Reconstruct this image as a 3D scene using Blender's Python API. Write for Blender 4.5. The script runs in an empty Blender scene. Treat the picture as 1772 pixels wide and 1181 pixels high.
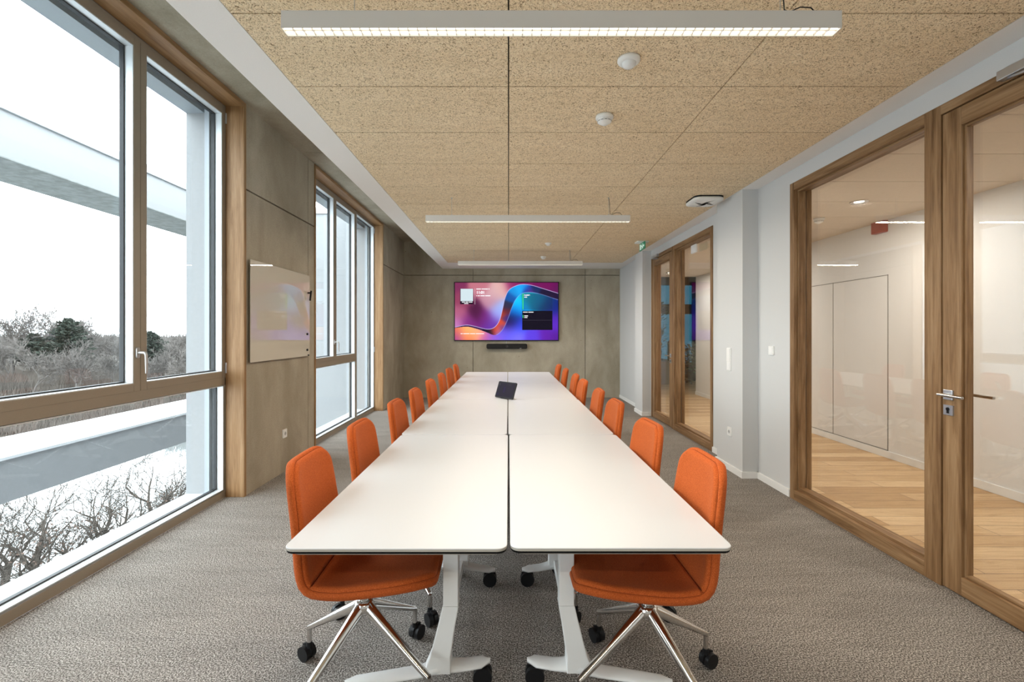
import bpy, math, random
from mathutils import Vector, Matrix
C = bpy.context.scene.collection
PI = math.pi
# ------------------------------------------------------------------ camera, world, exposure
EYE = 1.40
cam_d = bpy.data.cameras.new('camera'); cam = bpy.data.objects.new('camera', cam_d); C.objects.link(cam)
cam.location = (0, 0, EYE); cam.rotation_euler = (PI/2, 0, 0)
cam_d.sensor_width = 36; cam_d.lens = 810/1772*36
cam_d.shift_x = 6/1772; cam_d.shift_y = -14.5/1772
cam_d.clip_start = 0.05; cam_d.clip_end = 1000
bpy.context.scene.camera = cam
sc = bpy.context.scene
sc.view_settings.view_transform = 'Standard'; sc.view_settings.look = 'None'
sc.view_settings.gamma = 1; sc.view_settings.use_curve_mapping = False
sc.view_settings.exposure = 1.0
SKY = 4.9
world = bpy.data.worlds.new('overcast_sky'); sc.world = world; world.use_nodes = True
bg = world.node_tree.nodes['Background']; bg.inputs[0].default_value = (0.90, 0.955, 1.0, 1); bg.inputs[1].default_value = SKY
def area(name, loc, rot, sx, sy, power, col=(1, 1, 1), portal=False):
    l = bpy.data.lights.new(name, 'AREA'); l.shape = 'RECTANGLE'; l.size = sx; l.size_y = sy
    l.energy = power; l.color = col
    if portal: l.cycles.is_portal = True
    o = bpy.data.objects.new(name, l); C.objects.link(o); o.location = loc; o.rotation_euler = rot
    return o
for (ya, yb) in ((1.05, 3.95), (5.5, 8.35), (-2.4, -0.1)):       # daylight portals in the window openings
    area('window_portal', (-2.62, (ya+yb)/2, 1.72), (0, -PI/2, 0), 3.3, yb-ya, 1, portal=True)
WARM = (1.0, 0.88, 0.72)
LAMP_W = 19.0       # per pendant, downwards
DOWN_W = 14.0       # per corridor downlight

# ------------------------------------------------------------------ materials
MATS = {}
def nodes(m):
    return m.node_tree.nodes, m.node_tree.links
def mat(name, col, rough=0.6, metal=0.0, spec=0.5, emit=None, es=0.0, coat=0.0):
    m = bpy.data.materials.new(name); m.use_nodes = True
    b = m.node_tree.nodes['Principled BSDF']
    b.inputs['Base Color'].default_value = (*col, 1); b.inputs['Roughness'].default_value = rough
    b.inputs['Metallic'].default_value = metal; b.inputs['Specular IOR Level'].default_value = spec
    b.inputs['Coat Weight'].default_value = coat
    if emit: b.inputs['Emission Color'].default_value = (*emit, 1); b.inputs['Emission Strength'].default_value = es
    MATS[name] = m
    return m
def ramp(N, L, src, stops):
    r = N.new('ShaderNodeValToRGB'); L.new(src, r.inputs[0])
    e = r.color_ramp.elements
    e[0].position = stops[0][0]; e[0].color = (*stops[0][1], 1)
    e[1].position = stops[-1][0]; e[1].color = (*stops[-1][1], 1)
    for p, c in stops[1:-1]:
        x = e.new(p); x.color = (*c, 1)
    return r.outputs[0]
def coords(N, L, scale=(1, 1, 1), kind='Object'):
    t = N.new('ShaderNodeTexCoord'); mp = N.new('ShaderNodeMapping'); mp.inputs['Scale'].default_value = scale
    if kind == 'World':
        g = N.new('ShaderNodeNewGeometry'); L.new(g.outputs['Position'], mp.inputs[0])
    else: L.new(t.outputs[kind], mp.inputs[0])
    return mp.outputs[0]
def noise(N, L, v, scale, detail=4, rough=.5, dist=0.0):
    n = N.new('ShaderNodeTexNoise'); L.new(v, n.inputs['Vector']); n.inputs['Scale'].default_value = scale
    n.inputs['Detail'].default_value = detail; n.inputs['Roughness'].default_value = rough
    n.inputs['Distortion'].default_value = dist
    return n.outputs['Fac']
def bump(N, L, h, m, strength, dist):
    b = N.new('ShaderNodeBump'); b.inputs['Strength'].default_value = strength; b.inputs['Distance'].default_value = dist
    L.new(h, b.inputs['Height']); L.new(b.outputs[0], N['Principled BSDF'].inputs['Normal'])
def mixc(N, L, a, b, fac, mode='MULTIPLY'):
    x = N.new('ShaderNodeMix'); x.data_type = 'RGBA'; x.blend_type = mode
    if isinstance(fac, float): x.inputs[0].default_value = fac
    else: L.new(fac, x.inputs[0])
    L.new(a, x.inputs[6]); L.new(b, x.inputs[7])
    return x.outputs[2]
def base(m, sock): m.node_tree.links.new(sock, m.node_tree.nodes['Principled BSDF'].inputs['Base Color'])

def carpet():
    m = mat('carpet', (.3, .28, .25), 0.95, spec=0.1); N, L = nodes(m)
    v = coords(N, L, (1, 1, 1), 'World')
    n1 = noise(N, L, v, 165, 3, .7)
    c = ramp(N, L, n1, [(.38, (.045, .040, .034)), (.5, (.27, .243, .218)), (.62, (.72, .67, .62))])
    v2 = coords(N, L, (1.0, 5.0, 1), 'World')
    n2 = noise(N, L, v2, 1.6, 4, .6, .6)
    c2 = ramp(N, L, n2, [(.3, (.78, .78, .78)), (.7, (1, 1, 1))])
    n3 = noise(N, L, v, 38, 4, .6)
    c3 = ramp(N, L, n3, [(.3, (.8, .8, .8)), (.7, (1, 1, 1))])
    base(m, mixc(N, L, mixc(N, L, c, c2, 1.0), c3, 1.0)); bump(N, L, n1, m, .8, .006)
    return m
def woodwool():
    m = mat('wood_wool', (.5, .4, .27), 0.9, spec=0.1); N, L = nodes(m)
    v = coords(N, L, (1, 1, 1), 'World')
    n1 = noise(N, L, v, 62, 3, .62, 2.6)
    n0 = noise(N, L, v, 120, 2, .6, 1.5)
    c = ramp(N, L, n1, [(.33, (.20, .12, .055)), (.42, (.66, .51, .33)), (.50, (1.0, .81, .56)), (.70, (1.0, .90, .71))])
    c0 = ramp(N, L, n0, [(.28, (.74, .67, .57)), (.42, (1, 1, 1))])
    v2 = coords(N, L, (.5, 4, 1), 'World')
    c2 = ramp(N, L, noise(N, L, v2, 3.0, 3, .6), [(.3, (.93, .91, .87)), (.7, (1, 1, 1))])
    base(m, mixc(N, L, mixc(N, L, c, c0, 1.0), c2, 1.0)); bump(N, L, n1, m, .7, .006)
    return m
def concrete():
    m = mat('concrete', (.3, .27, .22), 0.7, spec=0.25); N, L = nodes(m)
    v = coords(N, L, (1, 1, .6), 'World')
    big = noise(N, L, v, 1.6, 6, .6, .4)
    c = ramp(N, L, big, [(.28, (.31, .275, .205)), (.5, (.415, .37, .288)), (.72, (.52, .475, .385))])
    v2 = coords(N, L, (1, 1, 1), 'World')
    fine = noise(N, L, v2, 90, 3, .6)
    cf = ramp(N, L, fine, [(.3, (.86, .86, .86)), (.7, (1.04, 1.04, 1.04))])
    vs = coords(N, L, (2.2, 2.2, .8), 'World')
    st = ramp(N, L, noise(N, L, vs, 2.0, 3, .6), [(.3, (.90, .885, .86)), (.7, (1.04, 1.04, 1.04))])
    vo = N.new('ShaderNodeTexVoronoi'); vo.inputs['Scale'].default_value = 7; L.new(v2, vo.inputs['Vector'])
    vn = N.new('ShaderNodeTexVoronoi'); vn.inputs['Scale'].default_value = 23; L.new(v2, vn.inputs['Vector'])
    rnd = N.new('ShaderNodeSeparateColor'); L.new(vo.outputs['Color'], rnd.inputs[0])
    ma = N.new('ShaderNodeMath'); ma.operation = 'MULTIPLY_ADD'; L.new(rnd.outputs[0], ma.inputs[0]); ma.inputs[1].default_value = .22; ma.inputs[2].default_value = -.02
    md = N.new('ShaderNodeMath'); md.operation = 'ADD'; L.new(vo.outputs['Distance'], md.inputs[0]); L.new(ma.outputs[0], md.inputs[1])
    vo.inputs['Scale'].default_value = 9; vo.inputs['Randomness'].default_value = 1.0
    p1 = ramp(N, L, md.outputs[0], [(.045, (.45, .41, .36)), (.09, (1, 1, 1))])
    p2 = ramp(N, L, vn.outputs['Distance'], [(.03, (.6, .56, .5)), (.10, (1, 1, 1))])
    x = mixc(N, L, mixc(N, L, c, cf, 1.0), st, 1.0)
    x = mixc(N, L, mixc(N, L, x, p1, .8), p2, .5)
    base(m, x); bump(N, L, big, m, .15, .02)
    return m
def wood(name, axis, dark, mid, light, rough=.5):
    m = mat(name, mid, rough, spec=.35); N, L = nodes(m)
    s = {'X': (.06, 1, 1), 'Y': (1, .06, 1), 'Z': (1, 1, .06)}[axis]
    v = coords(N, L, s, 'World')
    n1 = noise(N, L, v, 26, 5, .6, .8)
    c = ramp(N, L, n1, [(.28, dark), (.5, mid), (.74, light)])
    n2 = noise(N, L, v, 130, 2, .5)
    c2 = ramp(N, L, n2, [(.3, (.82, .8, .77)), (.6, (1, 1, 1))])
    base(m, mixc(N, L, c, c2, .8)); bump(N, L, n1, m, .12, .002)
    return m
def parquet():
    m = mat('oak_parquet', (.5, .34, .18), 0.38, spec=.45); N, L = nodes(m)
    v = coords(N, L, (1, 1, 1), 'World')
    b = N.new('ShaderNodeTexBrick'); L.new(v, b.inputs['Vector'])
    b.offset = .37; b.inputs['Scale'].default_value = 1.0
    b.inputs['Brick Width'].default_value = 1.7; b.inputs['Row Height'].default_value = .17
    b.inputs['Mortar Size'].default_value = .0022; b.inputs['Mortar'].default_value = (.10, .06, .03, 1)
    b.inputs['Color1'].default_value = (.52, .32, .145, 1); b.inputs['Color2'].default_value = (.78, .56, .32, 1)
    b.inputs['Bias'].default_value = -.1
    v2 = coords(N, L, (.10, 1, 1), 'World')
    n1 = noise(N, L, v2, 26, 5, .6, 1.2)
    c = ramp(N, L, n1, [(.28, (.70, .62, .52)), (.55, (1, 1, 1)), (.8, (1.1, 1.08, 1.05))])
    base(m, mixc(N, L, b.outputs['Color'], c, .9))
    return m
def glass(name, tint, f0=.05, gain=1.0):
    m = bpy.data.materials.new(name); m.use_nodes = True; N, L = nodes(m); N.clear()
    o = N.new('ShaderNodeOutputMaterial'); mx = N.new('ShaderNodeMixShader')
    t = N.new('ShaderNodeBsdfTransparent'); t.inputs[0].default_value = (*tint, 1)
    g = N.new('ShaderNodeBsdfGlossy'); g.inputs['Roughness'].default_value = 0.0; g.inputs[0].default_value = (1, 1, 1, 1)
    lw = N.new('ShaderNodeLayerWeight'); lw.inputs['Blend'].default_value = .5
    p = N.new('ShaderNodeMath'); p.operation = 'POWER'; L.new(lw.outputs['Facing'], p.inputs[0]); p.inputs[1].default_value = 4.0
    a = N.new('ShaderNodeMath'); a.operation = 'MULTIPLY_ADD'; L.new(p.outputs[0], a.inputs[0])
    a.inputs[1].default_value = (1-f0)*gain; a.inputs[2].default_value = f0
    L.new(a.outputs[0], mx.inputs[0]); L.new(t.outputs[0], mx.inputs[1]); L.new(g.outputs[0], mx.inputs[2])
    L.new(mx.outputs[0], o.inputs[0]); MATS[name] = m
    return m
def fabric():
    m = mat('orange_fabric', (.62, .155, .035), 0.85, spec=.15); N, L = nodes(m)
    v = coords(N, L)
    n = noise(N, L, v, 420, 2, .6)
    c = ramp(N, L, n, [(.3, (.25, .044, .008)), (.5, (.40, .078, .014)), (.72, (.54, .128, .030))])
    base(m, c); bump(N, L, n, m, .35, .001)
    b = N['Principled BSDF']; b.inputs['Sheen Weight'].default_value = .06; b.inputs['Sheen Tint'].default_value = (1, .6, .4, 1)
    return m
def speck(name, col, rough, scale=60, amt=.12, spec=.3):
    m = mat(name, col, rough, spec=spec); N, L = nodes(m)
    v = coords(N, L, (1, 1, 1), 'World')
    lo = tuple(x*(1-amt) for x in col); hi = tuple(min(1, x*(1+amt)) for x in col)
    base(m, ramp(N, L, noise(N, L, v, scale, 4, .6), [(.3, lo), (.7, hi)]))
    return m
M = {}
M['carpet'] = carpet(); M['woodwool'] = woodwool(); M['concrete'] = concrete()
M['joint'] = mat('joint_shadow', (.13, .11, .085), .9)
M['oak_v'] = wood('dark_oak_upright', 'Z', (.125, .060, .022), (.245, .138, .062), (.37, .235, .125))
M['oak_h'] = wood('dark_oak_rail', 'Y', (.125, .060, .022), (.245, .138, .062), (.37, .235, .125))
M['pine_v'] = wood('larch_upright', 'Z', (.22, .115, .045), (.31, .175, .078), (.40, .25, .13))
M['pine_h'] = wood('larch_rail', 'Y', (.22, .115, .045), (.31, .175, .078), (.40, .25, .13))
M['parquet'] = parquet()
M['plaster'] = speck('white_plaster', (.60, .605, .605), .85, 180, .02)
M['corr_plaster'] = speck('corridor_plaster', (.76, .745, .725), .85, 180, .02)
M['gypsum'] = speck('gypsum_white', (.88, .85, .82), .85, 180, .02)
M['baseboard'] = mat('baseboard_white', (.84, .84, .83), .5)
M['alu'] = speck('taupe_aluminium', (.275, .23, .175), .42, 300, .05, .5)
M['alu_light'] = mat('silver_bead', (.66, .70, .73), .35, .2)
M['seal'] = mat('black_gasket', (.025, .027, .03), .6)
M['railgrey'] = mat('grey_guide_rail', (.30, .33, .36), .5)
M['bluepane'] = glass('blue_tinted_glass', (.055, .135, .165), .05, .5)
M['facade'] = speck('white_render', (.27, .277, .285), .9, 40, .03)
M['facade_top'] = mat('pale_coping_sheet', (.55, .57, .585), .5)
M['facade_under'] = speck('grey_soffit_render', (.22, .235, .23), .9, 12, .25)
M['glass'] = glass('window_glass', (.93, .96, .96), .02, .4)
M['pglass'] = glass('partition_glass', (.95, .95, .94), .07, .5)
M['laminate'] = mat('white_laminate', (.54, .555, .58), .33, spec=.45)
M['core'] = mat('dark_core_edge', (.008, .008, .008), .6, spec=.1)
M['edge'] = mat('bevelled_edge', (.42, .39, .34), .45)
M['handle_grey'] = mat('silver_handle', (.45, .44, .43), .35, .6)
M['white_metal'] = mat('white_powder_coat', (.72, .72, .71), .38)
M['chrome'] = mat('polished_aluminium', (.72, .70, .68), .13, 1.0)
M['steel'] = mat('brushed_steel', (.56, .60, .66), .3, .9)
M['black'] = mat('black_plastic', (.010, .010, .011), .42, spec=.25)
M['black_gloss'] = mat('black_gloss', (.012, .012, .014), .12)
M['fabric'] = fabric()
M['seam'] = mat('orange_seam', (.20, .038, .008), .9, spec=.1)
M['white_plastic'] = mat('white_plastic', (.82, .82, .80), .4)
M['lamp_body'] = mat('lamp_housing', (.66, .645, .62), .5)
M['lamp_glow'] = mat('lamp_diffuser', (1, .95, .85), .5, emit=(1.0, .90, .74), es=1.7)
M['louvre'] = mat('lamp_louvre', (.45, .43, .40), .5)
M['board'] = mat('glass_board', (.60, .56, .48), .015, spec=1.0)
M['red'] = mat('red_sounder', (.33, .022, .012), .4)
M['green'] = mat('green_sign', (.0, .16, .08), .4, emit=(.02, .4, .2), es=.06)
M['green_w'] = mat('sign_white', (.8, .95, .88), .4, emit=(.8, 1, .9), es=.25)
M['tile'] = speck('corridor_ceiling_tile', (.70, .62, .53), .9, 90, .03)
M['bark'] = speck('bark', (.085, .075, .068), .95, 6, .3, .1)
M['bark_far'] = speck('grey_bark', (.105, .096, .09), .95, 3, .3, .1)
M['bark_near'] = speck('dark_bark', (.05, .043, .037), .95, 6, .3, .1)
M['needle'] = speck('pine_needles', (.03, .037, .030), .95, 5, .3, .1)
M['leafdead'] = mat('withered_leaves', (.07, .045, .034), .9)
M['shore'] = speck('winter_grass', (.042, .037, .030), .95, .25, .4, .1)
M['scrub'] = speck('scrub_twigs', (.095, .083, .073), .95, .6, .35, .1)
M['leaf'] = speck('plant_leaf', (.12, .22, .13), .5, 8, .3)
M['pot'] = mat('brown_cabinet', (.16, .12, .09), .6)
M['darkpanel'] = mat('dark_panel', (.03, .035, .04), .5)
M['water'] = mat('lake_water', (.10, .11, .11), .05, spec=1.0)
_n, _l = nodes(M['water']); bump(_n, _l, noise(_n, _l, coords(_n, _l, (1, 1, 1), 'World'), 1.2, 3), M['water'], .05, .05)

# ------------------------------------------------------------------ mesh builder
class MB:
    def __init__(s): s.v = []; s.f = []; s.m = []; s.smooth = []
    def add(s, vs, fs, mi=0, sm=False):
        o = len(s.v); s.v += [tuple(x) for x in vs]
        for f in fs: s.f.append([i+o for i in f]); s.m.append(mi); s.smooth.append(sm)
        return s
    def box(s, x0, x1, y0, y1, z0, z1, mi=0, T=None):
        vs = [(x, y, z) for z in (z0, z1) for y in (y0, y1) for x in (x0, x1)]
        if T is not None: vs = [T @ Vector(v) for v in vs]
        return s.add(vs, [(0, 2, 3, 1), (4, 5, 7, 6), (0, 1, 5, 4), (2, 6, 7, 3), (0, 4, 6, 2), (1, 3, 7, 5)], mi)
    def cyl(s, a, b, r0, r1=None, n=16, mi=0, caps=True, sm=True):
        a = Vector(a); b = Vector(b); r1 = r0 if r1 is None else r1
        d = (b-a).normalized(); u = d.orthogonal().normalized(); w = d.cross(u)
        vs = []
        for p, r in ((a, r0), (b, r1)):
            for i in range(n):
                t = 2*PI*i/n; vs.append(p+(u*math.cos(t)+w*math.sin(t))*r)
        s.add(vs, [(i, (i+1) % n, n+(i+1) % n, n+i) for i in range(n)], mi, sm)
        if caps: s.add(vs, [tuple(range(n))[::-1], tuple(range(n, 2*n))], mi)
        return s
    def tube(s, pts, r, n=10, mi=0):
        rs = r if isinstance(r, (list, tuple)) else [r]*len(pts)
        pts = [Vector(p) for p in pts]; o = []; u = None
        for i, p in enumerate(pts):
            d = (pts[min(i+1, len(pts)-1)]-pts[max(i-1, 0)]).normalized()
            if u is None: u = d.orthogonal().normalized()
            else: u = (u-d*u.dot(d)).normalized()
            w = d.cross(u)
            for k in range(n):
                t = 2*PI*k/n; o.append(p+(u*math.cos(t)+w*math.sin(t))*rs[i])
        fs = [(i*n+k, i*n+(k+1) % n, (i+1)*n+(k+1) % n, (i+1)*n+k) for i in range(len(pts)-1) for k in range(n)]
        s.add(o, fs, mi, True); s.add(o, [tuple(range(n))[::-1], tuple(range((len(pts)-1)*n, len(pts)*n))], mi)
        return s
    def lathe(s, prof, c=(0, 0, 0), n=28, mi=0, T=None):      # profile (r, z)
        vs = []
        for r, z in prof:
            for k in range(n):
                t = 2*PI*k/n; vs.append(Vector((r*math.cos(t), r*math.sin(t), z)))
        if T is not None: vs = [T @ v for v in vs]
        vs = [v+Vector(c) for v in vs]
        fs = [(i*n+k, i*n+(k+1) % n, (i+1)*n+(k+1) % n, (i+1)*n+k) for i in range(len(prof)-1) for k in range(n)]
        return s.add(vs, fs, mi, True)
    def prism(s, poly, lo, hi, axis='z', mi=0, T=None, sm=False):   # polygon extruded along axis
        n = len(poly); vs = []
        for h in (lo, hi):
            for a, b in poly:
                vs.append(Vector({'z': (a, b, h), 'y': (a, h, b), 'x': (h, a, b)}[axis]))
        if T is not None: vs = [T @ v for v in vs]
        s.add(vs, [(i, (i+1) % n, n+(i+1) % n, n+i) for i in range(n)], mi, sm)
        return s.add(vs, [tuple(range(n))[::-1], tuple(range(n, 2*n))], mi)
    def loft(s, rings, mi=0, sm=True, cap=True):
        n = len(rings[0]); vs = [v for r in rings for v in r]
        fs = [(i*n+k, i*n+(k+1) % n, (i+1)*n+(k+1) % n, (i+1)*n+k) for i in range(len(rings)-1) for k in range(n)]
        s.add(vs, fs, mi, sm)
        if cap: s.add(vs, [tuple(range(n))[::-1], tuple(range((len(rings)-1)*n, len(rings)*n))], mi)
        return s
    def mesh(s, name, mats):
        me = bpy.data.meshes.new(name); me.from_pydata([tuple(v) for v in s.v], [], s.f)
        for m in (mats if isinstance(mats, (list, tuple)) else [mats]): me.materials.append(m)
        me.polygons.foreach_set('material_index', s.m); me.polygons.foreach_set('use_smooth', s.smooth)
        import bmesh
        b = bmesh.new(); b.from_mesh(me)
        if len(s.f) < 60000: bmesh.ops.recalc_face_normals(b, faces=b.faces)
        b.to_mesh(me); b.free(); me.update()
        return me
    def build(s, name, mats, parent=None, loc=(0, 0, 0), rot=(0, 0, 0), bevel=0.0):
        o = bpy.data.objects.new(name, s.mesh(name, mats)); C.objects.link(o)
        o.location = loc; o.rotation_euler = rot
        if parent is not None: o.parent = parent
        if bevel:
            b = o.modifiers.new('bevel', 'BEVEL'); b.width = bevel; b.segments = 2; b.limit_method = 'ANGLE'; b.angle_limit = .7
        return o
def rrect(x0, x1, y0, y1, r, n=6):
    p = []
    for cx, cy, a in ((x1-r, y1-r, 0), (x0+r, y1-r, 90), (x0+r, y0+r, 180), (x1-r, y0+r, 270)):
        for i in range(n+1):
            t = math.radians(a+90*i/n); p.append((cx+r*math.cos(t), cy+r*math.sin(t)))
    return p
def tag(o, label=None, cat=None, group=None, kind=None):
    if label: o['label'] = label
    if cat: o['category'] = cat
    if group: o['group'] = group
    if kind: o['kind'] = kind
    return o
def thing(name, label, cat, loc=(0, 0, 0), rz=0, group=None, kind=None):
    o = bpy.data.objects.new(name, None); C.objects.link(o); o.location = loc; o.rotation_euler = (0, 0, rz)
    o.empty_display_size = .1
    return tag(o, label, cat, group, kind)
def copy_tree(o, parent=None):
    c = o.copy(); C.objects.link(c)
    if parent is not None: c.parent = parent
    for ch in list(o.children): copy_tree(ch, c)
    return c
def struct(name, mb, mats, parent=None, bevel=0):
    o = mb.build(name, mats, parent, bevel=bevel)
    if parent is None: o['kind'] = 'structure'
    return o
def label_struct(o, label, cat):
    return tag(o, label, cat)

# ------------------------------------------------------------------ room shell
XL, XR, YB, YR = -2.257, 2.40, 10.09, -3.2
ZC, ZS = 2.778, 3.363
PX = 2.25
FY = 14.5
label_struct(struct('floor', MB().box(XL-.15, XR+.05, YR, YB, -.12, 0), M['carpet']), 'grey-brown looped carpet floor of the meeting room', 'floor')
label_struct(struct('floor_corridor', MB().box(XR+.05, 9.5, YR, 15.2, -.12, -.002), M['parquet']), 'oak plank floor of the corridor behind the glass partitions', 'floor')
# wood wool ceiling: one mesh of panels with open joints over a dark backing
b = MB(); g = .0035
ys = [2.02+.6*k for k in range(-9, 13)]
for i, (xa, xb) in enumerate(((-1.2, 0), (0, 1.2), (1.2, 2.24))):
    for k in range(len(ys)-1): b.box(xa+g, xb-g, ys[k]+g*1.1, ys[k+1]-g*1.1, ZC, ZC+.03)
b.box(-1.2, 2.24, YR, ys[-1], ZC+.03, ZC+.05, 1)
label_struct(struct('ceiling', b, [M['woodwool'], M['joint']]), 'tan wood-wool acoustic ceiling panels laid in rows', 'ceiling')
b = MB(); b.box(-1.42, -1.2, YR, YB, ZC, ZC+.05); b.box(-1.2, 2.24, ys[-1], YB, ZC, ZC+.05); b.box(2.24, XR, YR, YB, ZC, ZC+.05)
b.box(-1.42, -1.39, YR, YB, ZC+.05, ZS)
label_struct(struct('trim_1', b, M['gypsum']), 'white plasterboard border around the wood-wool ceiling', 'ceiling border')
b = MB()
sj = [YR-.3, -.5, 2.3, 5.11, 7.6, YB+.3]
for i in range(5): b.box(XL-.45, 2.6, sj[i]+.004, sj[i+1]-.004, ZS, ZS+.25)
label_struct(struct('ceiling_slab', b, [M['concrete']]), 'exposed concrete slab strip above the windows', 'ceiling')
# back concrete wall with formwork joints
b = MB(); b.box(XL-.4, XR+.15, YB+.03, YB+.3, -.1, ZS, 1)
xs = [XL-.4, -.767, 1.65, XR+.15]
for i in range(3):
    b.box(xs[i]+.005, xs[i+1]-.005, YB, YB+.03, -.02, 2.632); b.box(xs[i]+.005, xs[i+1]-.005, YB, YB+.03, 2.644, ZS)
label_struct(struct('wall_back', b, [M['concrete'], M['joint']]), 'far fair-faced concrete wall behind the screen', 'wall')
# left concrete wall piers
def pier(b, ya, yb, splits=()):
    e = [ya]+list(splits)+[yb]
    for i in range(len(e)-1):
        y0 = e[i]+(.005 if i else 0); y1 = e[i+1]-(.005 if i < len(e)-2 else 0)
        b.box(XL-.03, XL, y0, y1, -.02, 2.626); b.box(XL-.03, XL, y0, y1, 2.640, ZS)
    b.box(XL-.42, XL-.03, ya, yb, -.1, ZS)
b = MB()
W1 = (1.0, 3.99); W2 = (5.457, 8.386); W0 = (-2.6, .1)
pier(b, W1[1], W2[0], (5.27,)); pier(b, W2[1], YB+.05); pier(b, W0[1], W1[0]); pier(b, YR-.2, W0[0])
label_struct(struct('wall_left', b, [M['concrete']]), 'fair-faced concrete piers between the windows', 'wall')
label_struct(struct('wall_rear', MB().box(XL-.4, XR+.2, YR-.2, YR, -.1, ZS), M['plaster']), 'white wall behind the camera', 'wall')
# right wall: plaster, pillars and reveals around the glazing
DT = 2.659
P1 = (1.50, 3.975); P2 = (5.49, 7.84)
b = MB()
b.box(XR, XR+.14, YR, P1[0], 0, ZC); b.box(XR, XR+.14, P1[0], P1[1], DT, ZC)
b.box(XR, XR+.14, P1[1], P2[0], 0, ZC); b.box(XR, XR+.14, P2[0], P2[1], DT, ZC); b.box(XR, XR+.14, P2[1], YB, 0, ZC)
b.box(PX, XR, 4.50, 5.05, 0, ZC); b.box(PX, XR, 7.87, 8.32, 0, ZC)
label_struct(struct('wall_right', b, [M['plaster']]), 'white plastered wall with two shallow pillars', 'wall')
b = MB(); t = .014; hh = .062
b.box(XR-t, XR, YR, P1[0]-.01, 0, hh); b.box(XR-t, XR, P1[1]+.01, 4.50, 0, hh)
b.box(PX-t, PX, 4.50-t, 5.05+t, 0, hh); b.box(PX, XR, 4.50-t, 4.50, 0, hh); b.box(PX, XR-t, 5.05, 5.05+t, 0, hh); b.box(XR-t, XR, 5.05+t, P2[0], 0, hh)
b.box(PX-t, PX, 7.87-t, 8.32+t, 0, hh); b.box(PX, XR, 7.87-t, 7.87, 0, hh); b.box(PX, XR-t, 8.32, 8.32+t, 0, hh); b.box(XR-t, XR, 8.32+t, YB, 0, hh)
label_struct(struct('baseboard_right', b, M['baseboard']), 'low white baseboard along the right wall and pillars', 'baseboard')

# ------------------------------------------------------------------ corridor beyond the glazing
KX = 4.24; KZ = 2.66; KE = 10.6
b = MB(); b.box(KX, KX+.15, YR, KE, 0, 3.2); b.box(KX+.01, 9.6, KE-.15, KE, 0, 3.8)
label_struct(struct('wall_corridor', b, M['corr_plaster']), 'pale corridor wall seen through the glass', 'wall')
b = MB()
for k in range(40):
    y0 = 2.10+.6*(k-9)
    if y0+.6 <= KE+.01: b.box(XR+.14, KX, y0+.004, y0+.596, KZ, KZ+.03)
b.box(XR+.14, KX, YR, KE, KZ+.03, KZ+.06, 1)
b.box(XR+.14, KX, KE-.02, KE, KZ, 3.8)
label_struct(struct('ceiling_corridor', b, [M['tile'], M['joint']]), 'pale tiled corridor ceiling seen through the glass', 'ceiling')
struct('baseboard_corridor', MB().box(KX-.014, KX, YR, KE, 0, .075), M['baseboard'])
b = MB()
b.box(XR+.14, KX, YR-.15, YR, 0, 3.2)
struct('wall_corridor_rear', b, M['corr_plaster'])
for (ya, yb, lab) in ((5.235, 6.10, 'wide flush white wall cupboard door, nearer one with its edge towards the camera'), (6.115, 6.98, 'wide flush white wall cupboard door, farther one beside the oak jamb')):
    o = MB().box(KX-.006, KX+.0, ya, yb, .088, 2.04).build('cupboard_door', [M['corr_plaster']]); tag(o, lab, 'cupboard door', 'flush cupboard doors in the corridor')
fr = MB(); w = .006
fr.box(KX-.0035, KX, 5.226, 5.230, .08, 2.05); fr.box(KX-.0035, KX, 6.105, 6.110, .08, 2.05); fr.box(KX-.0035, KX, 6.985, 6.989, .08, 2.05); fr.box(KX-.0035, KX, 5.225, 6.99, 2.043, 2.048); fr.box(KX-.0035, KX, 5.225, 6.99, 0.080, .085)
struct('trim_2', fr, M['joint'])
# open office at the far end of the corridor
b = MB(); X0, X1 = 1.6, 9.5
b.box(X0, X1, FY, FY+.2, 2.88, 3.8); b.box(X0, X1, FY, FY+.2, 1.98, 2.28); b.box(X0, X1, FY-.02, FY+.2, 0, .12)
for x in (X0, 3.35, 4.62, 5.75, 7.2, 9.4): b.box(x, x+.10, FY, FY+.2, 0, 3.0)
struct('wall_office', b, M['darkpanel'])
b = MB(); b.box(X0, X1, FY+.08, FY+.10, .12, 1.98); b.box(X0, X1, FY+.08, FY+.10, 2.28, 2.88)
struct('window_4', b, M['bluepane'])
b = MB(); b.box(XR, 9.5, KE, FY+.2, 3.8, 3.9); b.box(9.5, 9.6, YB, FY+.2, 0, 3.9); b.box(1.5, 2.54, YB+.3, YB+.4, 0, 3.9); b.box(1.5, 1.6, YB+.3, FY, 0, 3.9); b.box(1.5, XR, KE, FY+.2, 3.8, 3.9); b.box(XR, 2.54, YB, YB+.4, 0, 3.9)
struct('wall_office_side', b, M['corr_plaster'])
struct('floor_office', MB().box(1.5, XR+.05, YB+.3, 15.2, -.12, -.002), M['parquet'])
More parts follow.
